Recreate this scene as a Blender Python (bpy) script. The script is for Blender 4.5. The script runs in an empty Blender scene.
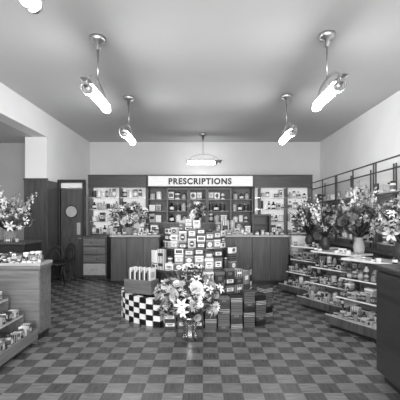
import bpy, math, random
from mathutils import Vector, Matrix
R=random.Random(11)
scene=bpy.context.scene
COL=scene.collection
PI=math.pi

# ---------------------------------------------------------------- materials
def newmat(name):
    m=bpy.data.materials.new(name); m.use_nodes=True
    nt=m.node_tree; p=nt.nodes['Principled BSDF']
    return m,nt,p
def plain(name,v,rough=.55,metal=0.,noise=.12,scale=25.,em=0.):
    m,nt,p=newmat(name)
    tc=nt.nodes.new('ShaderNodeTexCoord'); n=nt.nodes.new('ShaderNodeTexNoise'); n.inputs['Scale'].default_value=scale
    r=nt.nodes.new('ShaderNodeValToRGB')
    a=v*(1-noise); c=v*(1+noise)
    r.color_ramp.elements[0].color=(a,a,a,1); r.color_ramp.elements[1].color=(c,c,c,1)
    r.color_ramp.elements[0].position=.3; r.color_ramp.elements[1].position=.7
    nt.links.new(tc.outputs['Object'],n.inputs['Vector']); nt.links.new(n.outputs['Fac'],r.inputs['Fac'])
    nt.links.new(r.outputs['Color'],p.inputs['Base Color'])
    p.inputs['Roughness'].default_value=rough; p.inputs['Metallic'].default_value=metal
    if em: p.inputs['Emission Color'].default_value=(1,1,1,1); p.inputs['Emission Strength'].default_value=em
    return m
def wood(name,v,rough=.4,axis='Z',contrast=.3):
    m,nt,p=newmat(name)
    tc=nt.nodes.new('ShaderNodeTexCoord'); mp=nt.nodes.new('ShaderNodeMapping')
    s={'Z':(14,14,1.2),'X':(1.2,14,14),'Y':(14,1.2,14)}[axis]
    mp.inputs['Scale'].default_value=s
    n=nt.nodes.new('ShaderNodeTexNoise'); n.inputs['Scale'].default_value=1.6; n.inputs['Detail'].default_value=5; n.inputs['Distortion'].default_value=1.0
    r=nt.nodes.new('ShaderNodeValToRGB')
    a=v*(1-contrast); c=v*(1+contrast)
    r.color_ramp.elements[0].color=(a,a,a,1); r.color_ramp.elements[1].color=(c,c,c,1)
    r.color_ramp.elements[0].position=.35; r.color_ramp.elements[1].position=.65
    L=nt.links.new
    L(tc.outputs['Object'],mp.inputs['Vector']); L(mp.outputs['Vector'],n.inputs['Vector']); L(n.outputs['Fac'],r.inputs['Fac']); L(r.outputs['Color'],p.inputs['Base Color'])
    p.inputs['Roughness'].default_value=rough
    return m
def glassmat(name,tint=.9,gl=.12):
    m,nt,p=newmat(name); nt.nodes.remove(p)
    out=[n for n in nt.nodes if n.type=='OUTPUT_MATERIAL'][0]
    t=nt.nodes.new('ShaderNodeBsdfTransparent'); t.inputs[0].default_value=(tint,tint,tint,1)
    g=nt.nodes.new('ShaderNodeBsdfGlossy'); g.inputs['Roughness'].default_value=.05; g.inputs[0].default_value=(.9,.9,.9,1)
    f=nt.nodes.new('ShaderNodeMixShader'); f.inputs[0].default_value=gl
    nt.links.new(t.outputs[0],f.inputs[1]); nt.links.new(g.outputs[0],f.inputs[2]); nt.links.new(f.outputs[0],out.inputs[0])
    return m
def emis(name,v,s):
    m,nt,p=newmat(name)
    p.inputs['Base Color'].default_value=(v,v,v,1); p.inputs['Emission Color'].default_value=(1,1,1,1); p.inputs['Emission Strength'].default_value=s
    return m
def floormat():
    m,nt,p=newmat('checker_floor_tiles'); L=nt.links.new
    tc=nt.nodes.new('ShaderNodeTexCoord'); mp=nt.nodes.new('ShaderNodeMapping')
    k=1/.16; mp.inputs['Scale'].default_value=(k,k,k); mp.inputs['Location'].default_value=(.0,.0,.5)
    L(tc.outputs['Object'],mp.inputs['Vector'])
    ch=nt.nodes.new('ShaderNodeTexChecker'); ch.inputs['Scale'].default_value=1
    ch.inputs['Color1'].default_value=(.062,.062,.062,1); ch.inputs['Color2'].default_value=(.150,.150,.150,1)
    L(mp.outputs['Vector'],ch.inputs['Vector'])
    fl=nt.nodes.new('ShaderNodeVectorMath'); fl.operation='FLOOR'; L(mp.outputs['Vector'],fl.inputs[0])
    wn=nt.nodes.new('ShaderNodeTexWhiteNoise'); L(fl.outputs[0],wn.inputs['Vector'])
    ns=[]
    for sc in ((.8,6,1),(6,.8,1)):
        m2=nt.nodes.new('ShaderNodeMapping'); m2.inputs['Scale'].default_value=sc; L(mp.outputs['Vector'],m2.inputs['Vector'])
        n=nt.nodes.new('ShaderNodeTexNoise'); n.inputs['Scale'].default_value=1.6; n.inputs['Detail'].default_value=6; L(m2.outputs['Vector'],n.inputs['Vector']); ns.append(n)
    mx=nt.nodes.new('ShaderNodeMix'); mx.data_type='FLOAT'
    L(ch.outputs['Fac'],mx.inputs[0]); L(ns[0].outputs['Fac'],mx.inputs[2]); L(ns[1].outputs['Fac'],mx.inputs[3])
    a=nt.nodes.new('ShaderNodeMath'); a.operation='MULTIPLY_ADD'; a.inputs[1].default_value=.25; a.inputs[2].default_value=.05; L(wn.outputs['Value'],a.inputs[0])
    n2=nt.nodes.new('ShaderNodeMath'); n2.operation='MULTIPLY_ADD'; n2.inputs[1].default_value=1.5; n2.inputs[2].default_value=.1; L(mx.outputs[0],n2.inputs[0])
    b=nt.nodes.new('ShaderNodeMath'); b.operation='ADD'; L(a.outputs[0],b.inputs[0]); L(n2.outputs[0],b.inputs[1])
    x=nt.nodes.new('ShaderNodeVectorMath'); x.operation='SCALE'; L(ch.outputs['Color'],x.inputs[0]); L(b.outputs[0],x.inputs['Scale'])
    L(x.outputs[0],p.inputs['Base Color']); p.inputs['Roughness'].default_value=.27
    return m
M={}
M['wall']=plain('painted_plaster',.78,.8,noise=.02,scale=2)
M['wallback']=plain('painted_plaster_back',.68,.8,noise=.02,scale=2)
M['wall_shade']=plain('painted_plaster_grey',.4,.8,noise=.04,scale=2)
M['ceil']=plain('ceiling_paint',.52,.85,noise=.02,scale=1.5)
M['floor']=floormat()
M['wood']=wood('walnut_veneer',.065)
M['woodh']=wood('walnut_veneer_horizontal',.042,axis='X',contrast=.2)
M['woodv']=wood('very_dark_walnut',.03,rough=.3,axis='X',contrast=.25)
M['woodl']=wood('light_oak_veneer',.14,axis='X',contrast=.25)
M['woodp']=wood('pale_oak_edge',.36,axis='X',contrast=.15)
M['woodd']=wood('dark_stained_wood',.015)
M['white']=plain('white_card',.80,.45,noise=.04)
M['whitetop']=plain('white_gloss_top',.70,.12,noise=.03)
M['light']=plain('light_grey_card',.42,.5,noise=.08)
M['mid']=plain('mid_grey_card',.12,.5)
M['dark']=plain('dark_grey_card',.03,.45)
M['black']=plain('black_paint',.008,.35)
M['chrome']=plain('polished_metal',.5,.28,1.,noise=.03)
M['glass']=glassmat('showcase_glass',.93,.12)
M['shelfglass']=glassmat('shelf_glass',.85,.25)
M['vaseglass']=glassmat('vase_glass',.82,.35)
M['brown']=plain('bottle_glass_dark',.012,.12)
M['clear']=plain('bottle_glass_pale',.4,.15)
M['tube']=emis('fluorescent_diffuser_glow',.9,62)
M['tubedim']=emis('fluorescent_diffuser_soft_glow',.9,34)
M['leaf']=plain('leaf_dark',.03,.5,noise=.5,scale=12)
M['leaf2']=plain('leaf_mid',.11,.5,noise=.4,scale=12)
M['petw']=plain('petal_white',.78,.6,noise=.1)
M['petg']=plain('petal_pale_grey',.36,.6,noise=.25)
M['petd']=plain('petal_mid_grey',.13,.6,noise=.2)
M['wicker']=plain('wicker_weave',.25,.8,noise=.5,scale=90)
M['glowback']=plain('pale_cabinet_back_added_glow',.8,.6,noise=.03,em=.3)  # faint emission added to brighten the side shelves, no lamp behind the panel
M['backgrey']=plain('grey_cabinet_back',.20,.6,noise=.05)

# ---------------------------------------------------------------- mesh builder
class B:
    def __init__(s): s.v=[]; s.f=[]; s.m=[]; s.sm=[]
    def face(s,idx,m,sm=False): s.f.append(idx); s.m.append(m); s.sm.append(sm)
    def box(s,c,d,m=0,rz=0.,rx=0.):
        n=len(s.v); mat=Matrix.Rotation(rz,3,'Z')@Matrix.Rotation(rx,3,'X')
        for i in (-.5,.5):
            for j in (-.5,.5):
                for k in (-.5,.5):
                    s.v.append(Vector(c)+mat@Vector((i*d[0],j*d[1],k*d[2])))
        for q in ((0,1,3,2),(4,6,7,5),(0,4,5,1),(2,3,7,6),(0,2,6,4),(1,5,7,3)):
            s.face([n+a for a in q],m)
        return s
    def b2(s,x0,x1,y0,y1,z0,z1,m=0): return s.box(((x0+x1)/2,(y0+y1)/2,(z0+z1)/2),(x1-x0,y1-y0,z1-z0),m)
    def lathe(s,prof,seg=16,m=0,c=(0,0,0),sx=1.,sy=1.,ms=None,sm=True,cap=True):
        n=len(s.v); k=len(prof)
        for j,(r,z) in enumerate(prof):
            for i in range(seg):
                a=2*PI*i/seg
                s.v.append(Vector((c[0]+r*math.cos(a)*sx,c[1]+r*math.sin(a)*sy,c[2]+z)))
        for j in range(k-1):
            mm=ms[j] if ms else m
            for i in range(seg):
                i2=(i+1)%seg
                s.face([n+j*seg+i,n+j*seg+i2,n+(j+1)*seg+i2,n+(j+1)*seg+i],mm,sm)
        if cap:
            s.face([n+i for i in range(seg)][::-1],ms[0] if ms else m)
            s.face([n+(k-1)*seg+i for i in range(seg)],ms[-1] if ms else m)
        return s
    def tube(s,pts,r,m=0,seg=8,cap=True,closed=False):
        pts=[Vector(p) for p in pts]; n=len(s.v); k=len(pts)
        for i,p in enumerate(pts):
            if closed: d=pts[(i+1)%k]-pts[i-1]
            else: d=pts[min(i+1,k-1)]-pts[max(i-1,0)]
            q=d.to_track_quat('Z','Y')
            rr=r[i] if isinstance(r,(list,tuple)) else r
            for j in range(seg):
                a=2*PI*j/seg; s.v.append(p+q@Vector((rr*math.cos(a),rr*math.sin(a),0)))
        for i in range(k if closed else k-1):
            i2=(i+1)%k
            for j in range(seg):
                j2=(j+1)%seg
                s.face([n+i*seg+j,n+i*seg+j2,n+i2*seg+j2,n+i2*seg+j],m,True)
        if cap and not closed:
            s.face([n+j for j in range(seg)][::-1],m); s.face([n+(k-1)*seg+j for j in range(seg)],m)
        return s
    def blade(s,pts,ws,side,m=0):
        n=len(s.v); side=Vector(side).normalized()
        for p,w in zip(pts,ws):
            s.v.append(Vector(p)-side*w/2); s.v.append(Vector(p)+side*w/2)
        for i in range(len(pts)-1):
            a=n+2*i; s.face([a,a+1,a+3,a+2],m,True)
        return s
    def mesh(s,name,mats):
        me=bpy.data.meshes.new(name); me.from_pydata([tuple(v) for v in s.v],[],s.f)
        for m in mats: me.materials.append(M[m])
        me.polygons.foreach_set('material_index',s.m); me.polygons.foreach_set('use_smooth',s.sm); me.update()
        return me

def add(name,me,parent=None,loc=(0,0,0),rz=0.,bevel=0.,label=None,cat=None,group=None,kind=None,scale=None,quat=None):
    o=bpy.data.objects.new(name,me); COL.objects.link(o)
    o.location=loc
    if quat is not None: o.rotation_mode='QUATERNION'; o.rotation_quaternion=quat
    else: o.rotation_euler=(0,0,rz)
    if scale is not None: o.scale=scale
    if parent: o.parent=parent
    if bevel:
        md=o.modifiers.new('bevel','BEVEL'); md.width=bevel; md.segments=2; md.limit_method='ANGLE'
    if label: o['label']=label
    if cat: o['category']=cat
    if group: o['group']=group
    if kind: o['kind']=kind
    return o
def thing(name,label,cat,loc,rz=0.,group=None):
    e=add(name,None,None,loc,rz,label=label,cat=cat,group=group); e.empty_display_size=.1
    return e
def struct(name,b,mats,bevel=0): return add(name,b.mesh(name,mats),kind='structure',bevel=bevel)
def loc2w(fr,x,y):
    ox,oy,rz=fr; return ox+x*math.cos(rz)-y*math.sin(rz), oy+x*math.sin(rz)+y*math.cos(rz)

# ---------------------------------------------------------------- room shell
XL,XR,YB,H=-3.43,3.54,10.3,3.7
YF=-1.6
struct('floor',B().b2(-5.6,XR+.2,YF,YB+.2,-.1,0),['floor'])
struct('ceiling',B().b2(-5.6,XR+.2,YF,YB+.2,H,H+.1),['ceil'])
struct('wall_back',B().b2(-5.6,XR+.2,YB,YB+.2,0,H),['wallback'])
struct('wall_right',B().b2(XR,XR+.2,YF,YB,0,H),['wall'])
struct('wall_left',B().b2(XL-.48,XL,7.47,YB,0,H).b2(XL-.3,XL,YF,7.47,3.18,H),['wall'])
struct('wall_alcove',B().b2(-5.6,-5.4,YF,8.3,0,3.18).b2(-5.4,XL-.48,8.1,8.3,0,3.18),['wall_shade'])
struct('trim_1',B().b2(-5.6,XL-.3,YF,8.3,3.18,3.26),['ceil'])
struct('wall_front',B().b2(-5.6,XR+.2,YF-.2,YF,2.7,H+.1),['wall'])
struct('baseboard_right',B().b2(XR-.025,XR,YF,4.2,0,.14),['woodd'],.004)
struct('trim_2',B().b2(XL-.49,XL+.015,7.44,7.47,0,2.23).b2(XL,XL+.02,7.47,7.98,0,2.23).b2(XL-.5,XL+.03,7.43,7.475,2.23,2.27),['wood'],.004)
def doorunit():
    y=8.0
    b=B().b2(-3.41,-3.36,y-.03,y+.08,0,2.3).b2(-2.83,-2.78,y-.03,y+.08,0,2.3).b2(-3.36,-2.83,y-.03,y+.08,2.24,2.3)
    struct('trim_3',b,['woodd'],.004)
    d=B().b2(-3.35,-2.84,y+.02,y+.06,0.01,2.08)
    o=struct('door_1',d,['wood'],.003)
    f=B().lathe([(.13,0),(.15,0),(.15,.02),(.13,.02),(.13,0)],24,0,cap=False)
    w=add('round_window_frame',f.mesh('round_window_frame',['woodd']),o,(-3.1,y+.02,1.55),label='round dark wooden window frame'); w.rotation_euler=(PI/2,0,0)
    g=B().lathe([(.13,0),(.13,.01)],24,0)
    g=add('round_window_pane',g.mesh('round_window_pane',['light']),o,(-3.1,y+.018,1.55),label='frosted grey round window pane'); g.rotation_euler=(PI/2,0,0)
    add('push_plate',B().b2(-.04,.04,-.006,.006,-.14,.14).mesh('push_plate',['light']),o,(-2.93,y+.012,1.15),bevel=.002,label='pale door push plate')
    add('door_panel',B().b2(-.17,.17,-.008,.008,-.34,.34).mesh('door_panel',['wood']),o,(-3.105,y+.012,.62),bevel=.004)
    add('door_handle',B().tube([(0,0,0),(0,-.05,0),(.08,-.05,0)],.009).mesh('door_handle',['chrome']),o,(-2.94,y+.02,.92),label='chrome lever door handle')
    struct('trim_4',B().b2(-3.35,-2.84,y+.02,y+.06,2.11,2.22),['white'])
doorunit()

# ---------------------------------------------------------------- goods meshes
def carton(mats):
    b=B(); b.b2(-.49,.49,-.48,.48,0,.9,0); b.b2(-.5,.5,-.5,.5,.86,1,1)
    b.b2(-.36,.36,-.505,-.48,.3,.72,2); b.b2(-.49,.49,-.495,-.48,.06,.16,3)
    b.b2(-.24,.24,-.512,-.505,.52,.62,3); b.b2(-.18,.18,-.512,-.505,.38,.44,3)
    b.b2(.48,.497,-.3,.3,.3,.72,2); b.b2(-.497,-.48,-.3,.3,.3,.72,2)
    return b.mesh('carton',mats)
def flatbox(mats):
    b=B(); b.b2(-.49,.49,-.49,.49,0,.8,0); b.b2(-.5,.5,-.5,.5,.74,1,1); b.b2(-.2,.2,-.5,-.49,.25,.6,1); return b.mesh('flat_box',mats)
def striped(mats):
    b=B(); b.b2(-.49,.49,-.49,.49,0,1,0)
    for i in range(4): b.b2(-.42+i*.24,-.30+i*.24,-.50,-.49,.0,1,1); b.b2(.49,.5,-.42+i*.24,-.3+i*.24,0,1,1); b.b2(-.5,-.49,-.42+i*.24,-.3+i*.24,0,1,1)
    b.b2(-.3,.3,-.515,-.50,.35,.65,2); return b.mesh('carton',mats)
def discbox(mats):
    b=B(); b.b2(-.49,.49,-.49,.49,0,.97,0); b.b2(-.5,.5,-.5,.5,.9,1,2)
    n=len(b.v); k=14
    for i in range(k):
        a=2*PI*i/k; b.v.append(Vector((.3*math.cos(a),-.505,.5+.3*math.sin(a))))
    b.face([n+i for i in range(k)],1)
    b.b2(-.18,.18,-.515,-.506,.45,.55,2); b.b2(-.49,.49,-.5,-.49,.04,.12,1); return b.mesh('carton',mats)
def hstripe(mats):
    b=B(); b.b2(-.49,.49,-.49,.49,0,1,0)
    for z in (.12,.42,.72): b.b2(-.5,.5,-.5,.5,z,z+.12,1)
    return b.mesh('flat_box',mats)
CART=[(carton(['white','white','light','dark']),'white carton with dark printed bands'),
      (carton(['dark','dark','white','black']),'dark carton with a white label'),
      (carton(['light','white','white','mid']),'pale grey carton with printed label'),
      (carton(['mid','mid','white','dark']),'mid grey carton with white label'),
      (carton(['white','mid','dark','mid']),'white carton with a dark label'),
      (carton(['black','dark','light','white']),'black carton with a pale label'),
      (flatbox(['white','white']),'plain white flat box'),
      (flatbox(['black','black']),'plain black flat box'),
      (flatbox(['dark','mid']),'dark flat box with grey lid'),
      (hstripe(['black','light']),'black flat box with pale stripes'),
      (hstripe(['dark','mid']),'dark flat box with grey stripes'),
      (striped(['white','mid','dark']),'white carton with grey vertical stripes'),
      (striped(['light','dark','white']),'grey carton with dark vertical stripes'),
      (discbox(['light','dark','white']),'grey carton with dark round emblem'),
      (discbox(['mid','white','light']),'mid grey carton with white round label'),
      (discbox(['white','mid','dark']),'white carton with grey round label')]
LIGHTS=[0,0,2,4,11,15,13,6,3]; MIX=[0,1,2,3,4,5,11,12,13,14,15]; DARKS=[1,3,5,12,14,10,8]
def bottle(gl,cap,lab):
    p=[(.38,0),(.42,.02),(.42,.16),(.425,.17),(.425,.5),(.42,.51),(.42,.6),(.3,.7),(.15,.76),(.14,.86),(.19,.87),(.19,1.0)]
    return B().lathe(p,12,ms=[0,0,0,2,0,0,0,0,0,1,1]).mesh('bottle',[gl,cap,lab])
BOT=[(bottle('brown','black','white'),'dark glass medicine bottle with white label'),
     (bottle('clear','black','light'),'clear glass bottle with a dark cap'),
     (bottle('white','dark','mid'),'white bottle with grey label')]
def jar(gl,cap,lab):
    p=[(.44,0),(.48,.03),(.48,.2),(.485,.21),(.485,.6),(.48,.61),(.48,.74),(.4,.8),(.44,.8),(.44,.98),(.4,1.)]
    return B().lathe(p,14,ms=[0,0,0,2,0,0,0,1,1,1]).mesh('jar',[gl,cap,lab])
JAR=[(jar('clear','mid','white'),'glass jar with metal screw lid'),(jar('dark','white','light'),'dark jar with a white lid'),(jar('white','dark','mid'),'white porcelain jar with dark lid')]
def tin(body,rim,lab):
    p=[(.46,0),(.49,0),(.49,.05),(.47,.06),(.47,.25),(.475,.26),(.475,.75),(.47,.76),(.47,.93),(.49,.94),(.49,1.),(.44,1.),(.44,.97)]
    return B().lathe(p,16,ms=[1,1,1,0,0,0,2,0,0,1,1,1]).mesh('tin',[body,rim,lab])
TIN=[(tin('white','chrome','dark'),'white tin with a dark label band'),(tin('dark','chrome','light'),'dark tin with pale label band'),(tin('light','chrome','white'),'pale grey tin with metal rims')]
def bookmesh(c):
    b=B(); b.b2(-.5,.5,-.5,-.44,0,1,0); b.b2(-.5,.5,.44,.5,0,1,0); b.b2(-.5,-.44,-.5,.5,0,1,0); b.b2(-.44,.47,-.44,.44,.02,.98,1)
    b.b2(-.3,.3,-.51,-.5,.6,.85,2)
    return b.mesh('book',[c,'white','light'])
BOOK=[bookmesh('dark'),bookmesh('white'),bookmesh('mid')]
def cardmesh():
    b=B(); b.box((0,0,.5),(1,.04,1),0,rx=-.15); b.box((0,.2,.4),(.3,.04,.82),1,rx=.28)
    b.box((0,-.027,.66),(.7,.02,.12),1,rx=-.15); b.box((0,-.005,.46),(.55,.03,.07),1,rx=-.15); b.box((0,.02,.3),(.6,.03,.06),1,rx=-.15)
    return b.mesh('showcard',['white','mid'])
CARD=cardmesh()

def place(kind,x,y,z,rz,w,d,h,where,group,v=None):
    if kind=='c':
        v=R.choice(MIX) if v is None else v
        me,l=CART[v]; nm='flat_box' if 6<=v<=10 else 'carton'; cat='carton' if nm=='carton' else 'box'; sc=(w,d,h)
    else:
        T,nm,ch={'b':(BOT,'bottle',[0,0,1,1,2]),'j':(JAR,'jar',[0,1,2]),'t':(TIN,'tin',[0,1,2])}[kind]
        me,l=T[R.choice(ch) if v is None else v]; cat=nm; w=min(w,d); sc=(w,w,h)
    return add(nm,me,None,(x,y,z+.001),rz,label=l+' '+where,cat=cat,group=group,scale=sc)
def row(fr,x0,x1,y,z,kinds,wr,hr,d,where,group,fill=1.,vs=None,jit=.05):
    x=x0
    while True:
        w=R.uniform(*wr)
        if x+w>x1: break
        if R.random()<fill:
            k=R.choice(kinds); wx,wy=loc2w(fr,x+w/2,y)
            place(k,wx,wy,z,fr[2]+R.uniform(-jit,jit),w*.92,d,R.uniform(*hr),where,group,R.choice(vs) if vs and k=='c' else None)
        x+=w*1.02

# ---------------------------------------------------------------- dispensary shelf units
def shelf_unit(name,label,loc,rz,W,D,z0,z1,hh,shelves,divs=(),w='wood',back='glowback',basemat='wood',sh='woodp'):
    e=thing(name,label,'shelf unit',loc,rz,group='dispensary wall shelving')
    b=B(); b.b2(-W/2,W/2,D-.02,D,z0,z1,1); b.b2(-W/2,-W/2+.03,0,D-.02,z0,z1-.0,0); b.b2(W/2-.03,W/2,0,D-.02,z0,z1,0)
    for x in divs: b.b2(x-.015,x+.015,0.005,D-.02,z0,z1-hh,0)
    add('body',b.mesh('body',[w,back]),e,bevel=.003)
    hb=B(); hb.b2(-W/2,W/2,-.03,-.001,z1-hh,z1,0)
    hb.b2(-W/2,W/2,-.04,D,z1,z1+.03,0)
    add('header_board',hb.mesh('header_board',['woodh']),e,bevel=.004)
    for z in shelves:
        add('shelf',B().b2(-W/2+.032,W/2-.032,.01,D-.022,z-.02,z).mesh('shelf',[sh]),e)
    if z0>0:
        bb=B().b2(-W/2,W/2,0,D,.08,z0,0).b2(-W/2,W/2,.04,D,0,.08,1)
        add('base_panel',bb.mesh('base_panel',[basemat,'woodd']),e,bevel=.004)
    return e
Y0=8.2
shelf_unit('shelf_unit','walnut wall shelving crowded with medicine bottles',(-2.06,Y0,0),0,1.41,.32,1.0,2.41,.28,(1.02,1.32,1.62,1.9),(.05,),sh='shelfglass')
cu_=shelf_unit('shelf_unit','walnut dispensary shelving with framed niches',(-.07,Y0,0),0,2.56,.32,1.28,2.41,.28,(1.30,1.57,1.85),(-.80,-.27,.17,.75),back='backgrey',sh='woodl')
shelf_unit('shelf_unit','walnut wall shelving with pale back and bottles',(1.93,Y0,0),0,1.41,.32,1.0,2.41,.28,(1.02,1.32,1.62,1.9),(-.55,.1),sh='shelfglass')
wh='on dispensary shelf'; gb='dispensary bottles on the shelves'
for z in (1.02,1.32,1.62,1.9):
    row((-2.06,Y0,0),-.66,.02,.12,z,'bbcjt',(.07,.13),(.12,.22),.12,wh,gb,1)
    row((-2.06,Y0,0),.08,.64,.12,z,'bjct',(.07,.14),(.10,.21),.12,wh,gb,.95)
    row((1.93,Y0,0),-.52,.07,.12,z,'bjbct',(.07,.14),(.10,.21),.13,wh,gb,.9,LIGHTS)
    row((1.93,Y0,0),.13,.66,.12,z,'bjt',(.07,.15),(.08,.2),.13,wh,gb,.9)
for z in (1.30,1.57,1.85):
    for a,b_ in ((-.78,-.29),(.19,.73)):
        row((-.07,Y0,0),a,b_,.12,z,'bjct',(.11,.17),(.16,.22),.14,wh,gb,.95,LIGHTS)
    row((-.07,Y0,0),-.25,.15,.12,z,'jbc',(.12,.18),(.12,.20),.14,wh,gb,.9,LIGHTS)
    row((-.07,Y0,0),-1.24,-.83,.12,z,'ct',(.12,.2),(.14,.21),.14,wh,gb,1,LIGHTS)
    row((-.07,Y0,0),.78,1.24,.12,z,'tb',(.11,.17),(.13,.2),.14,wh,gb,1)
for a,b_ in ((-.87,-.34),(-.34,.10),(.10,.68)):
    f=B(); t=.035; a+=.07; b_+=.07
    f.b2(a+.01,a+t,-.03,-.001,1.26,2.12); f.b2(b_-t,b_-.01,-.03,-.001,1.26,2.12); f.b2(a+t,b_-t,-.03,-.001,2.085,2.12); f.b2(a+t,b_-t,-.03,-.001,1.26,1.295)
    add('niche_frame',f.mesh('niche_frame',['mid']),cu_,(0,0,0),label='dark wooden niche frame')
# sign
sg=thing('shop_sign','long white sign with black dispensary lettering, dark frame','sign',(-.07,Y0-.05,2.13))
add('sign_board',B().b2(-1.27,1.29,-.04,0,0,.30).mesh('sign_board',['black']),sg,bevel=.005)
add('sign_face',B().b2(-1.235,1.255,-.052,-.041,.03,.27).mesh('sign_face',['white']),sg,label='white sign face panel')
cu=bpy.data.curves.new('lettering','FONT'); cu.body='PRESCRIPTIONS'; cu.size=.195; cu.extrude=.006; cu.offset=.008; cu.space_character=1.15; cu.align_x='CENTER'
to=bpy.data.objects.new('tmp_text',cu); COL.objects.link(to); bpy.context.view_layer.update()
me=bpy.data.meshes.new_from_object(to.evaluated_get(bpy.context.evaluated_depsgraph_get())); bpy.data.objects.remove(to)
me.materials.clear(); me.materials.append(M['black'])
xs=[v.co.x for v in me.vertices]; wid=max(xs)-min(xs); cxm=(max(xs)+min(xs))/2
for v in me.vertices: v.co.x-=cxm
lt=add('lettering',me,sg,(0.0,-.06,.08),label='black capital lettering'); lt.rotation_euler=(PI/2,0,0); lt.scale=(1.50/wid,1,1)

dc=thing('drawer_cabinet','low walnut cabinet with pale drawers','cabinet',(-2.47,7.75,0))
add('body',B().b2(-.28,.28,0,.42,.06,.98).b2(-.26,.26,.03,.42,0,.06).mesh('body',['wood']),dc,bevel=.004)
for i,(za,zb) in enumerate(((.1,.36),(.39,.55),(.58,.74),(.77,.93))):
    d=add('drawer',B().b2(-.25,.25,-.02,0,za,zb).mesh('drawer',['light' if i==0 else 'woodl']),dc,bevel=.004)
    add('drawer_handle',B().tube([(-.06,0,(za+zb)/2),(-.06,-.045,(za+zb)/2),(.06,-.045,(za+zb)/2),(.06,0,(za+zb)/2)],.007).mesh('drawer_handle',['chrome']),d,(0,-.018,0))

# ---------------------------------------------------------------- counters
def counter(name,label,loc,rz,W,D,Ht,n,mw='wood',mt='woodh',group=None,edge='woodp'):
    e=thing(name,label,'counter',loc,rz,group)
    b=B(); b.b2(-W/2+.02,W/2-.02,.02,D-.0,.08,Ht-.04,0)
    pw=(W-.04)/n
    for i in range(n):
        b.b2(-W/2+.02+i*pw+.006,-W/2+.02+(i+1)*pw-.006,0.0,.02,.09,Ht-.06,0)
    add('body',b.mesh('body',[mw]),e,bevel=.004)
    add('plinth',B().b2(-W/2+.05,W/2-.05,.06,D,0,.08).mesh('plinth',['woodd']),e)
    add('worktop',B().b2(-W/2,W/2,-.02,D,Ht-.04,Ht).mesh('worktop',[edge]),e,bevel=.008)
    return e
counter('counter','walnut veneered dispensary counter with pale top',(-1.42,7.1,0),0,1.06,.5,1.04,3,group='dispensary counters')
counter('counter','long walnut dispensary counter with pale top',(1.03,7.1,0),0,1.56,.5,1.04,4,group='dispensary counters')
counter('counter','low walnut counter behind stepped display stand',(-.42,7.3,0),0,.88,.4,.92,3,group='dispensary counters')
wh='on dispensary counter'; g='goods on the dispensary counters'
row((-1.42,7.1,0),.02,.5,.38,1.04,'ct',(.1,.18),(.14,.26),.12,wh,g,1)
row((-1.42,7.1,0),.06,.5,.22,1.04,'cbj',(.08,.13),(.10,.17),.09,wh,g,.9)
row((-1.42,7.1,0),-.5,.5,.07,1.04,'cbj',(.07,.12),(.06,.12),.09,wh,g,.8)
row((1.03,7.1,0),-.76,-.0,.36,1.04,'ctc',(.12,.2),(.18,.32),.12,wh,g,1,MIX)
row((1.03,7.1,0),-.76,.0,.20,1.04,'cbj',(.09,.15),(.12,.2),.10,wh,g,.9)
row((1.03,7.1,0),.43,.74,.25,1.04,'cbj',(.09,.15),(.12,.25),.10,wh,g,1)
row((1.03,7.1,0),-.76,.74,.06,1.04,'cbjc',(.07,.13),(.05,.11),.08,wh,g,.85)
cb=thing('counter_cabinet','small black glass-fronted cabinet on dispensary counter','cabinet',(1.25,7.25,1.041))
add('body',B().b2(-.2,.2,.02,.24,0,.02).b2(-.2,.2,.02,.24,.42,.44).b2(-.2,-.18,.02,.24,.02,.42).b2(.18,.2,.02,.24,.02,.42).b2(-.18,.18,.22,.24,.02,.42).b2(-.18,.18,.03,.22,.2,.215).mesh('body',['black']),cb,bevel=.003)
add('cabinet_door',B().b2(-.2,.2,0,.018,0,.04).b2(-.2,.2,0,.018,.40,.44).b2(-.2,-.165,0,.018,.04,.4).b2(.165,.2,0,.018,.04,.4).mesh('cabinet_door',['dark']),cb)
wb=thing('display_case','white glass-topped display case with open shelf','display case',(1.98,6.98,0))
add('body',B().b2(-.13,.13,0,.4,.06,.62).b2(-.14,.14,0,.42,0,.06).mesh('body',['woodl']),wb,bevel=.004)
add('display_box',B().b2(-.14,.14,.0,.03,.62,1.0).b2(-.14,-.12,.03,.4,.62,1.).b2(.12,.14,.03,.4,.62,1.).b2(-.14,.14,0,.42,1.0,1.02).mesh('display_box',['white']),wb,bevel=.003)

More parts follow.
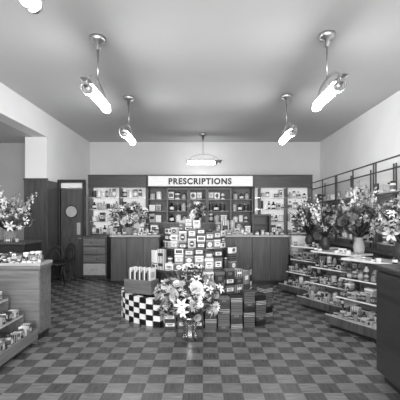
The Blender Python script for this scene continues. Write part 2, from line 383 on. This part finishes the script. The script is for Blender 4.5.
# ---------------------------------------------------------------- lamps
def lamp(x,y,rz=0.,lab='hanging fluorescent lamp with chrome yoke, rod and canopy',tm='tube'):
    e=thing('pendant_lamp',lab,'ceiling lamp',(x,y,H),rz,group='hanging fluorescent ceiling lamps')
    add('ceiling_canopy',B().lathe([(.012,-.17),(.03,-.16),(.035,-.08),(.09,-.06),(.10,-.02),(.10,0)],24).mesh('ceiling_canopy',['chrome']),e)
    add('rod',B().tube([(0,0,-.16),(0,0,-.56)],.012).mesh('rod',['chrome']),e)
    yk=B()
    yk.tube([(0,.40*math.cos(a)-.02,-.745+.19*math.sin(a)) for a in [i*PI/16 for i in range(17)]],.010)
    yk.tube([(.11*math.cos(a),-.30,-.745+.11*math.sin(a)) for a in [i*2*PI/24 for i in range(24)]],.008,closed=True)
    yk.tube([(.062*math.cos(a),.36,-.787+.062*math.sin(a)) for a in [i*2*PI/20 for i in range(20)]],.008,closed=True)
    add('yoke',yk.mesh('yoke',['chrome']),e,label='chrome loop bracket')
    hs=B(); n=8; base=0
    for yy in (-.52,.44):
        for i in range(n+1):
            a=PI*i/n; hs.v.append(Vector((.055*math.cos(a),yy,-.730+.02*math.sin(a))))
        for i in range(n+1):
            a=PI*i/n; hs.v.append(Vector((.050*math.cos(a),yy,-.733+.016*math.sin(a))))
    k=2*(n+1)
    for i in range(n):
        hs.face([base+i,base+i+1,base+k+i+1,base+k+i],0,True)
        hs.face([base+n+1+i,base+k+n+1+i,base+k+n+2+i,base+n+2+i],0,True)
    for s0 in (0,k):
        for i in range(n): hs.face([base+s0+i,base+s0+n+1+i,base+s0+n+2+i,base+s0+i+1],0)
    add('reflector',hs.mesh('reflector',['chrome']),e,label='curved polished metal reflector')
    def cap_y(y0,y1,r): return B().tube([(0,y0,-.787),(0,y1,-.787)],r,seg=24)
    add('glass_tube',cap_y(-.32,.42,.050).mesh('glass_tube',[tm]),e,label='glowing white tubular glass diffuser')
    for y0,y1 in ((-.37,-.321),(.421,.45)): add('end_cap',cap_y(y0,y1,.052).mesh('end_cap',['chrome']),e)
    add('ballast_housing',B().tube([(0,-.50,-.775),(0,-.371,-.78)],[.022,.035],seg=16).mesh('ballast_housing',['chrome']),e)
for x,y in ((-1.34,4.33),(1.55,4.25),(-1.41,6.46),(1.57,6.38),(-1.20,1.99)): lamp(x,y)
lamp(0,9.3,PI/2,'hanging fluorescent lamp above dispensary shelving','tubedim')

# ---------------------------------------------------------------- flowers
def mk_lily(mat):
    b=B()
    for i in range(6):
        a=i*PI/3+(.0 if i%2 else .12); d=Vector((math.cos(a),math.sin(a),0)); s=Vector((-math.sin(a),math.cos(a),0))
        pts=[d*.03,d*.16+Vector((0,0,.24)),d*.34+Vector((0,0,.38)),d*.56+Vector((0,0,.38)),d*.72+Vector((0,0,.22))]
        b.blade(pts,[.08,.22,.3,.2,.03],s,0)
    for i in range(4):
        a=i*PI/2; b.tube([(0,0,.05),(.07*math.cos(a),.07*math.sin(a),.42)],.014,1,5)
    return b.mesh('blossom',[mat,'mid'])
def mk_aster(mat):
    b=B()
    for k,(n,z,l,u) in enumerate(((13,.03,.5,.02),(11,.1,.4,.12),(8,.14,.28,.2))):
        for i in range(n):
            a=i*2*PI/n+k*.2; d=Vector((math.cos(a),math.sin(a),0)); s=Vector((-math.sin(a),math.cos(a),0))
            b.blade([d*.05+Vector((0,0,z)),d*l*.6+Vector((0,0,z+.09)),d*l+Vector((0,0,z+u))],[.08,.14,.05],s,0)
    b.lathe([(.08,.08),(.09,.16),(.05,.22),(.02,.23)],10,1)
    return b.mesh('blossom',[mat,'mid'])
def mk_rose(mat):
    b=B()
    for k,(n,r0,z1,r1) in enumerate(((6,.1,.26,.46),(5,.08,.36,.34),(5,.05,.44,.22),(3,.03,.46,.10))):
        for i in range(n):
            a=i*2*PI/n+k*.5; d=Vector((math.cos(a),math.sin(a),0)); s=Vector((-math.sin(a),math.cos(a),0))
            b.blade([d*r0,d*(r1*.85)+Vector((0,0,z1*.5)),d*r1+Vector((0,0,z1)),d*r1*1.12+Vector((0,0,z1*1.02))],[.1,r1*1.25,r1*1.2,r1*.5],s,0)
    return b.mesh('blossom',[mat])
def mk_spike(mat):
    b=B(); b.tube([(0,0,0),(.02,0,.5),(0,.01,1)],[.012,.010,.004],1,6)
    for k in range(13):
        z=.22+k*.06; sz=.17*(1-k*.06); a0=k*2.1
        o=Vector((math.cos(a0)*.03,math.sin(a0)*.03,z)); ax=Vector((math.cos(a0),math.sin(a0),.6)).normalized(); q=ax.to_track_quat('Z','Y')
        for i in range(5):
            a=i*2*PI/5; d=Vector((math.cos(a),math.sin(a),0)); s=Vector((-math.sin(a),math.cos(a),0))
            pts=[o+q@(d*.02*sz),o+q@(d*.3*sz+Vector((0,0,.35*sz))),o+q@(d*.65*sz+Vector((0,0,.5*sz)))]
            b.blade(pts,[.15*sz,.5*sz,.15*sz],q@s,0)
    return b.mesh('flower_spike',[mat,'leaf2'])
FL={'lw':mk_lily('petw'),'lg':mk_lily('petg'),'aw':mk_aster('petw'),'ag':mk_aster('petg'),'ad':mk_aster('petd'),'rw':mk_rose('petw'),'rg':mk_rose('petg'),'rd':mk_rose('petd'),'sw':mk_spike('petw'),'sg':mk_spike('petg')}
VP={'glass':([(.085,0),(.10,.01),(.08,.08),(.085,.18),(.115,.27),(.13,.30),(.122,.30),(.08,.18),(.072,.08),(.02,.03)],'vaseglass'),
    'grey':([(.06,0),(.075,.02),(.09,.1),(.07,.18),(.055,.21),(.075,.25),(.065,.25),(.045,.2),(.02,.05)],'light'),
    'dark':([(.05,0),(.07,.01),(.11,.1),(.10,.17),(.07,.22),(.08,.25),(.07,.25),(.05,.2),(.02,.05)],'dark'),
    'basket':([(.1,0),(.11,.01),(.13,.1),(.14,.18),(.15,.2),(.13,.2),(.11,.1),(.05,.03)],'wicker')}
def arrangement(label,loc,vase,rx,h,n,kinds,size,seed,spikes=0,splen=.5,leaves=60,vs=1.,ry=None,low=.5,cz=.36,wide=1.6,sk=('sw','sg')):
    r=random.Random(seed); ry=ry or rx
    e=thing('flower_arrangement',label,'flowers',loc)
    prof,vm=VP[vase]; mz=prof[5][1]*vs
    add('vase',B().lathe([(a*vs,z*vs) for a,z in prof],24).mesh('vase',[vm]),e)
    fo=B(); top=Vector((0,0,mz-.02)); ctr=Vector((0,0,mz+h*cz))
    if vase=='basket': fo.tube([(.14*vs*math.cos(a),0,mz*.9+.3*math.sin(a)) for a in [i*PI/10 for i in range(11)]],.008,2,6)
    if vase=='glass':
        for i in range(16):
            a=i*2.4; fo.tube([(.05*math.cos(a),.05*math.sin(a),.04),(-.05*math.cos(a),-.05*math.sin(a),mz)],.006,1,5)
    for i in range(n):
        for _ in range(20):
            d=Vector((r.gauss(0,1),r.gauss(0,1),r.gauss(.25,.9))).normalized()
            if d.z>-.5: break
        k=r.uniform(.4,1.)
        p=ctr+Vector((d.x*rx*k,d.y*ry*k,d.z*h*.6*k))
        if p.z<mz*low: p.z=mz*low+.03
        ax=(d+Vector((r.uniform(-.5,.5),-.35+r.uniform(-.3,.4),.3))).normalized()
        me=FL[r.choice(kinds)]; s=size*r.uniform(.55,1.4)
        add('blossom',me,e,p,scale=(s,s,s),quat=ax.to_track_quat('Z','Y'))
        midp=(top+p)/2+Vector((0,0,.04)); fo.tube([top-Vector((0,0,.04)),midp,p],.004,0,4,cap=False)
        for q in range(5):
            a=r.uniform(0,2*PI); v=Vector((math.cos(a),math.sin(a)*.6,r.uniform(-.4,.7))).normalized()*r.uniform(.06,.13)
            fo.blade([p,p+v*.5,p+v],[.008,.028,.003],v.cross(Vector((.3,1,.2))),r.choice([0,0,1]))
    for i in range(spikes):
        a=r.uniform(0,2*PI); t=r.uniform(.1,.9); ax=Vector((math.cos(a)*t,math.sin(a)*t*ry/rx,1)).normalized()
        s=splen*r.uniform(.75,1.15)
        add('flower_spike',FL[r.choice(sk)],e,top+ax*h*.22,scale=(s*1.0,s*1.0,s*1.3),quat=ax.to_track_quat('Z','Y'))
    for i in range(leaves):
        a=r.uniform(0,2*PI); t=r.uniform(.2,wide); d=Vector((math.cos(a)*t,math.sin(a)*t*ry/rx,1)).normalized()
        L=h*r.uniform(.55,1.15) if t<.9 else rx*r.uniform(.8,1.3)
        side=d.cross(Vector((r.uniform(-.4,.4),r.uniform(-.4,.4),1))).normalized()
        if side.length<.1: side=Vector((1,0,0))
        dr=Vector((d.x,d.y,0)); w=r.uniform(.010,.032)
        pts=[top,top+d*L*.35,top+d*L*.7+dr*.02,top+d*L+dr*.05-Vector((0,0,L*.1*t))]
        fo.blade(pts,[.008,w*.8,w,.003],side,r.choice([0,0,1]))
    add('foliage',fo.mesh('foliage',['leaf','leaf2','wicker']),e,kind='stuff')
    return e

# ---------------------------------------------------------------- centre stepped display
CX,CY=-.12,5.12
st=thing('display_stand','round stepped wooden display stand covered in cartons','display stand',(CX,CY,0))
TI=[(.90,.60,0,.36),(.70,.44,.36,.66),(.52,.32,.66,.96),(.32,.21,.96,1.22)]
for i,(a,b_,z0,z1) in enumerate(TI):
    add('tier',B().lathe([(1,z0),(1,z1-.03),(1.03,z1-.03),(1.03,z1)],16,sx=a-.03,sy=b_-.03,ms=[0,1,1],sm=False).mesh('tier',['woodd','woodh']),st)
def ringpos(rx,ry,a0,a1,w):
    out=[]; t=math.radians(a0); e=math.radians(a1)
    while t<e:
        nx,ny=math.cos(t)/rx,math.sin(t)/ry
        out.append((CX+rx*math.cos(t),CY+ry*math.sin(t),math.atan2(ny,nx)+PI/2,math.degrees(t)))
        sp=math.hypot(rx*math.sin(t),ry*math.cos(t)); t+=w/sp
    return out
wh='stacked on display stand'; wf='stacked beside display stand'
for j,(x,y,rz,t) in enumerate(ringpos(1.05,.80,-186,-112,.106)):
    for k in range(5): place('c',x,y,k*.0705,rz,.098,.085,.069,wf,'chequered flat boxes round the stand',6 if (j+k)%2 else 7)
for j,(x,y) in enumerate(((-.42,4.37),(-.25,4.40),(-.07,4.40))):
    for k in range(4): place('c',x,y,k*.095,R.uniform(-.08,.08),.16,.14,.093,wf,'stacked boxes at the stand front',R.choice([8,3,10,1]))
for j,(x,y,rz,n) in enumerate(((.10,4.36,.0,5),(.26,4.33,.03,6),(.42,4.36,.08,6),(.58,4.41,.2,7),(.73,4.49,.35,6),(.84,4.62,.6,7),(.89,4.80,.9,6))):
    for k in range(n): place('c',x,y,k*.066,rz+R.uniform(-.03,.03),.145,.145,.065,wf,'square stacks of dark boxes',(10,8,9,10,7)[(k*2+j)%5])
def fillstack(x,y,z,rz,w,d,H_,sel,grp):
    opt=R.choice([[1/3]*3,[1/3]*3,[.5,.5],[.5,.5],[.62,.38],[.3,.6],[.35,.35,.3]]); h=0
    for f in opt:
        hh=H_*f; dd=d*R.uniform(.85,1)
        if R.random()<.12: place(R.choice('jt'),x,y,z+h,rz,w,min(d,.09),hh-.003,wh,grp); break
        place('c',x,y,z+h,rz+R.uniform(-.02,.02),w,dd,hh-.002,wh,grp,R.choice(sel)); h+=hh
def tier_ring(rx,ry,a0,a1,w,d,z,H_,grp,sel):
    for (x,y,rz,t) in ringpos(rx,ry,a0,a1,w*1.09):
        fillstack(x,y,z,rz,w,d,H_*R.uniform(.88,1.15),sel(t),grp)
G1='large cartons on the stand tiers'
tier_ring(.81,.52,-98,-8,.14,.085,.36,.31,G1,lambda t: DARKS+[1,3] if t>-72 else MIX)
tier_ring(.625,.385,-157,-18,.125,.07,.66,.31,G1,lambda t: DARKS+MIX if t>-62 else MIX+LIGHTS)
tier_ring(.43,.275,-155,-20,.115,.06,.96,.27,'cartons near the stand top',lambda t: MIX+LIGHTS)
tier_ring(.22,.15,-150,-25,.10,.05,1.22,.15,'cartons near the stand top',lambda t: [0,2,4,15,12])
def showcard(x,y,z,w,h,rz,label='white printed showcard propped on display stand'):
    add('showcard',CARD,None,(x,y,z+.006),rz,label=label,cat='sign card',group='propped showcards',scale=(w,h*.5,h))
showcard(-.50,4.61,.361,.15,.19,-.2); showcard(-.34,4.56,.361,.12,.15,-.1)
MB=(-.86,4.74,-.42)
bx=thing('magazine_box','open wooden box holding upright magazines','box',(MB[0],MB[1],.364),MB[2])
bb=B().b2(-.22,.22,-.1,.1,0,.015).b2(-.22,.22,-.1,-.085,.015,.19).b2(-.22,.22,.085,.1,.015,.19).b2(-.22,-.205,-.085,.085,.015,.19).b2(.205,.22,-.085,.085,.015,.19)
add('box_body',bb.mesh('box_body',['woodl']),bx,bevel=.003)
for i in range(15):
    x,y=loc2w(MB,-.185+i*.026,0)
    add('magazine',BOOK[(i*5)%3],None,(x,y,.381),MB[2]+PI/2,label='upright printed magazine in wooden box',cat='magazine',group='magazines in the wooden box',scale=(.15,.02,.27+.03*((i*7)%3)))
arrangement('small bunch of pale flowers atop display stand',(CX+.04,CY+.05,1.221),'grey',.14,.28,26,['rw','aw','lw','rg','ag'],.075,3,leaves=30,vs=.6,ry=.10)
arrangement('large full bouquet of lilies in broad glass vase',(-.15,3.92,0),'glass',.38,.62,95,['lw','lw','aw','rg','lg','lw','rw','ag','rg'],.11,5,6,.32,leaves=110,vs=.92,low=.8,cz=.30,wide=2.0,ry=.28)
arrangement('wide bouquet of pale roses on dispensary counter',(-1.62,7.36,1.041),'basket',.40,.58,60,['rw','rg','aw','ag','lw'],.12,41,5,.35,leaves=60,vs=.8,ry=.2)

# ---------------------------------------------------------------- sawtooth display units
DIR=Vector((.46,-.80,0)).normalized(); RZ=math.atan2(DIR.y,DIR.x)
def saw(F,L,label):
    fr=(F[0],F[1],RZ)
    e=thing('display_counter',label,'display counter',(F[0],F[1],0),RZ,group='angled glass display counters')
    D=.66
    add('plinth',B().b2(.03,L-.03,.03,D,0,.07).mesh('plinth',['woodd']),e)
    add('base_tray',B().b2(0,L,0,D,.07,.14).mesh('base_tray',['wood']),e,bevel=.006)
    add('tray_front',B().b2(-.018,L+.018,-.018,-.001,.05,.155).b2(-.018,-.001,-.001,D,.05,.155).b2(L+.001,L+.018,-.001,D,.05,.155).mesh('tray_front',['wood']),e,bevel=.003,label='veneered wooden tray front')
    add('tray_rim',B().b2(-.018,L+.018,-.018,-.001,.156,.170).mesh('tray_rim',['woodp']),e,label='pale tray rim')
    add('tray_liner',B().b2(.005,L-.005,.015,D-.03,.140,.146).mesh('tray_liner',['white']),e,label='white paper tray liner')
    for x0 in (0,L-.012): add('end_pane',B().b2(x0,x0+.012,.30,D,.146,.84).mesh('end_pane',['glass']),e,label='clear glass end pane')
    for z,y in ((.37,.16),(.60,.27)):
        add('shelf',B().b2(0.014,L-.014,y,D-.03,z,z+.012).mesh('shelf',['shelfglass']),e,label='clear glass display shelf')
        add('shelf_edge',B().b2(0.014,L-.014,y-.012,y-.001,z-.002,z+.014).mesh('shelf_edge',['white']),e,label='pale shelf front edge strip')
    for y0,z0,z1 in ((.004,.147,.31),(.132,.39,.53),(.242,.62,.78)):
        add('glass_front',B().b2(.016,L-.016,y0,y0+.006,z0,z1).mesh('glass_front',['glass']),e,label='clear glass front pane')
    add('top_panel',B().b2(-.01,L+.01,.28,D+.02,.842,.87).mesh('top_panel',['whitetop']),e,bevel=.005,label='white glossy counter top panel')
    add('back_panel',B().b2(.014,L-.014,D-.018,D-.002,.16,.84).mesh('back_panel',['mid']),e)
    wh='in glass display counter'; g='goods in the angled display counters'
    row(fr,.04,L-.04,.075,.146,'cjt',(.05,.10),(.05,.09),.075,wh,g,1,LIGHTS)
    row(fr,.04,L-.04,.18,.146,'cbt',(.07,.12),(.11,.19),.08,wh,g,1,MIX)
    row(fr,.04,L-.04,.225,.382,'cjt',(.05,.10),(.05,.10),.075,wh,g,1,LIGHTS)
    row(fr,.04,L-.04,.33,.382,'ctb',(.08,.13),(.12,.18),.08,wh,g,1,MIX)
    row(fr,.04,L-.04,.335,.612,'cjb',(.05,.10),(.06,.12),.07,wh,g,1,LIGHTS)
    row(fr,.04,L-.04,.46,.612,'ctb',(.09,.14),(.12,.19),.08,wh,g,1,MIX)
    row(fr,.02,L-.05,.33,.87,'tjbc',(.06,.12),(.04,.10),.07,'on display counter top','goods on the display counter tops',.8,MIX)
    return fr
F1=saw((1.46,6.45),.80,'angled display counter stocked with cartons and jars')
F2=saw((1.52,5.42),.82,'angled display counter with glass shelves of cartons')
F3=saw((1.60,4.38),.84,'low angled display counter with white cartons')
def onfr(fr,x,y,z): a,b_=loc2w(fr,x,y); return (a,b_,z)
arrangement('mixed bouquet of pale flowers on display counter',onfr(F1,.22,.56,.871),'dark',.28,.62,60,['rg','ag','aw','lg','rd'],.10,21,9,.44,leaves=100,vs=.85)
arrangement('gladiolus and lily bouquet in dark vase',onfr(F2,.04,.58,.871),'dark',.18,.54,40,['ag','lg','ad','rd'],.095,27,8,.44,leaves=80,vs=.85,ry=.15)
arrangement('tall gladiolus bouquet in grey vase on display counter',onfr(F2,.68,.56,.871),'grey',.28,.62,60,['lg','ag','rg','ad','rd','lw'],.105,22,12,.54,leaves=130,vs=.95,sk=('sg','sg','sw'))
arrangement('large pale bouquet with leafy stems on display counter',onfr(F3,.62,.58,.871),'dark',.27,.58,58,['rg','ag','lw','rd','lg'],.11,23,10,.46,leaves=120,vs=.95,sk=('sg','sg','sw'))
counter('counter','long walnut wall counter behind angled displays',(2.78,6.3,0),-PI/2,4.4,.28,.86,9,edge='woodh')

counter('counter','tall dark walnut counter with rounded worktop edge',(1.5,2.22,0),-PI/2,1.5,.6,1.0,2,'woodv','woodv',edge='woodv')
rg=thing('apothecary_jar','dark glass apothecary jar on tall walnut counter','jar',(1.80,2.80,1.001))
add('jar_body',B().lathe([(.06,0),(.07,.01),(.07,.14),(.05,.17),(.035,.18)],18).mesh('jar_body',['brown']),rg)
add('stopper',B().lathe([(.028,.181),(.035,.19),(.035,.21),(.02,.23),(.005,.24)],14).mesh('stopper',['black']),rg)

def rack(yc,W):
    e=thing('wall_rack','open wooden wall rack with slender posts','shelf rack',(3.12,yc,0),-PI/2,group='open racks along the wall')
    for x in (-W/2+.02,0,W/2-.02):
        for y in (0,.37):
            add('post',B().b2(x-.011,x+.011,y,y+.022,.0,2.4).mesh('post',['wood']),e)
    for z in (2.2,2.38):
        add('rail',B().b2(-W/2,W/2,-.02,-.001,z,z+.024).mesh('rail',['woodd']),e)
    add('back_panel',B().b2(-W/2+.04,W/2-.04,.397,.41,.9,1.9).mesh('back_panel',['light']),e)
    for z in (.95,1.25,1.55,1.85):
        add('shelf',B().b2(-W/2+.04,W/2-.04,.032,.358,z-.018,z).mesh('shelf',['light']),e)
        row((3.12,yc,-PI/2),-W/2+.06,W/2-.06,.14,z,'btjt',(.09,.17),(.12,.22),.12,'on wall rack shelf','goods on the wall racks',.75)
for yc in (5.3,7.1,8.9): rack(yc,1.76)

# ---------------------------------------------------------------- left side
HC=.86
cc=counter('counter','oak-panelled counter end heaped with small goods',(-2.55,3.86,0),0,1.42,.3,HC,1,'woodl','woodl',edge='woodl')
add('goods_rail',B().b2(-.71,.71,-.02,-.008,HC,HC+.03).b2(-.71,.71,.288,.3,HC,HC+.03).b2(.698,.71,-.008,.288,HC,HC+.03).mesh('goods_rail',['woodp']),cc,bevel=.002)
for i,yy in enumerate((.03,.095,.16,.225)):
    row((-2.55,3.86,0),-.68,.68,yy,HC,'ctjct',(.045,.085),(.03+.025*i,.06+.03*i),.06,'on oak-panelled counter','small goods on the oak counter',1.,MIX+[6,10],jit=.2)
sd=thing('stepped_display','stepped wooden display with shelves of small goods','display counter',(-1.85,3.78,0),PI/2)
L=2.2
add('plinth',B().b2(-L,-.03,.04,1.2,0,.08).mesh('plinth',['woodd']),sd)
add('base_tray',B().b2(-L,0,0,1.2,.08,.13).b2(-L,0,-.02,0,.06,.17).mesh('base_tray',['woodl']),sd,bevel=.005)
for i,(yy,z) in enumerate(((.15,.32),(.32,.50),(.50,.68))):
    add('shelf',B().b2(-L,0,yy,yy+.3,z-.018,z).mesh('shelf',['woodp']),sd,bevel=.002)
    add('riser',B().b2(-L,-.0,yy+.27,yy+.285,(.13,.32,.50)[i],z-.018).mesh('riser',['dark']),sd)
for y0,z0,z1 in ((.005,.131,.27),(.152,.321,.42),(.322,.501,.60)):
    add('glass_front',B().b2(-L,0,y0,y0+.005,z0,z1).mesh('glass_front',['glass']),sd,label='low clear glass front pane')
add('end_panel',B().b2(.0015,.018,.0,1.2,.0,.17).b2(.0015,.018,.15,1.2,.17,.34).b2(.0015,.018,.32,1.2,.34,.52).mesh('end_panel',['woodl']),sd)
FS=(-1.85,3.78,PI/2)
wh='on stepped display shelf'; g='small goods on the stepped display'
for (yy,z,hr) in ((.065,.13,(.07,.13)),(.215,.32,(.07,.12)),(.385,.50,(.07,.12)),(.56,.68,(.07,.15))):
    row(FS,-1.0,-.02,yy,z,'ctjc',(.045,.08),hr,.09,wh,g,1,LIGHTS+[12,14,1],jit=.1)
counter('counter','dark walnut counter standing under alcove opening',(-3.65,5.6,0),0,1.45,.6,1.0,3,'woodd','woodd',edge='wood')
arrangement('wide bouquet with tall sprays on dark counter',(-3.32,5.85,1.001),'basket',.34,.52,66,['rw','ag','aw','rg','rd','lw'],.11,31,9,.5,leaves=90,vs=.9)
row((-3.65,5.6,0),.36,.68,.05,1.0,'ct',(.1,.14),(.06,.1),.06,'on dark alcove counter','goods on the alcove counter')
def chair(x,y,rz):
    e=thing('chair','dark bentwood chair beside wood-panelled pillar','chair',(x,y,0),rz,group='bentwood chairs by the pillar')
    add('seat',B().lathe([(.17,.44),(.19,.445),(.19,.465),(.16,.47)],24).mesh('seat',['woodd']),e)
    for sx in (-1,1):
        for sy in (-1,1):
            add('leg',B().tube([(sx*.12,sy*.12,.44),(sx*.15,sy*.15,.2),(sx*.18,sy*.18,0)],[.016,.014,.011]).mesh('leg',['woodd']),e)
    add('backrest',B().tube([(.17*math.cos(a),.16+.05*math.sin(a),.45+.36*max(0,math.sin(a))**.7) for a in [i*PI/14 for i in range(15)]],.013).tube([(.09*math.cos(a),.165+.04*math.sin(a),.455+.26*(max(0,math.sin(a)))**.7) for a in [i*PI/12 for i in range(13)]],.010).mesh('backrest',['woodd']),e)
    add('stretcher',B().tube([(.135*math.cos(a),.135*math.sin(a),.2) for a in [i*2*PI/20 for i in range(20)]],.008,closed=True).mesh('stretcher',['woodd']),e)
chair(-3.02,7.0,.5)
chair(-3.1,7.55,-.6)

# ---------------------------------------------------------------- world, added front fill light, camera
w=bpy.data.worlds.new('world'); scene.world=w; w.use_nodes=True
bg=w.node_tree.nodes['Background']; bg.inputs[0].default_value=(1,1,1,1); bg.inputs[1].default_value=2.6
al=bpy.data.lights.new('front_fill_light','AREA'); al.shape='RECTANGLE'; al.size=6; al.size_y=2.2; al.energy=340  # unseen area fill added behind the camera, stands in for assumed storefront daylight
ao=bpy.data.objects.new('front_fill_light',al); COL.objects.link(ao); ao.location=(0,-1.4,1.7); ao.rotation_euler=(math.radians(82),0,0)
cam=bpy.data.cameras.new('camera'); co=bpy.data.objects.new('camera',cam); COL.objects.link(co)
co.location=(0,0,1.4); co.rotation_euler=(PI/2,0,0); cam.sensor_width=36; cam.lens=30.6; cam.shift_x=-.0075; cam.shift_y=.045; cam.clip_end=60
scene.camera=co
scene.view_settings.view_transform='Standard'
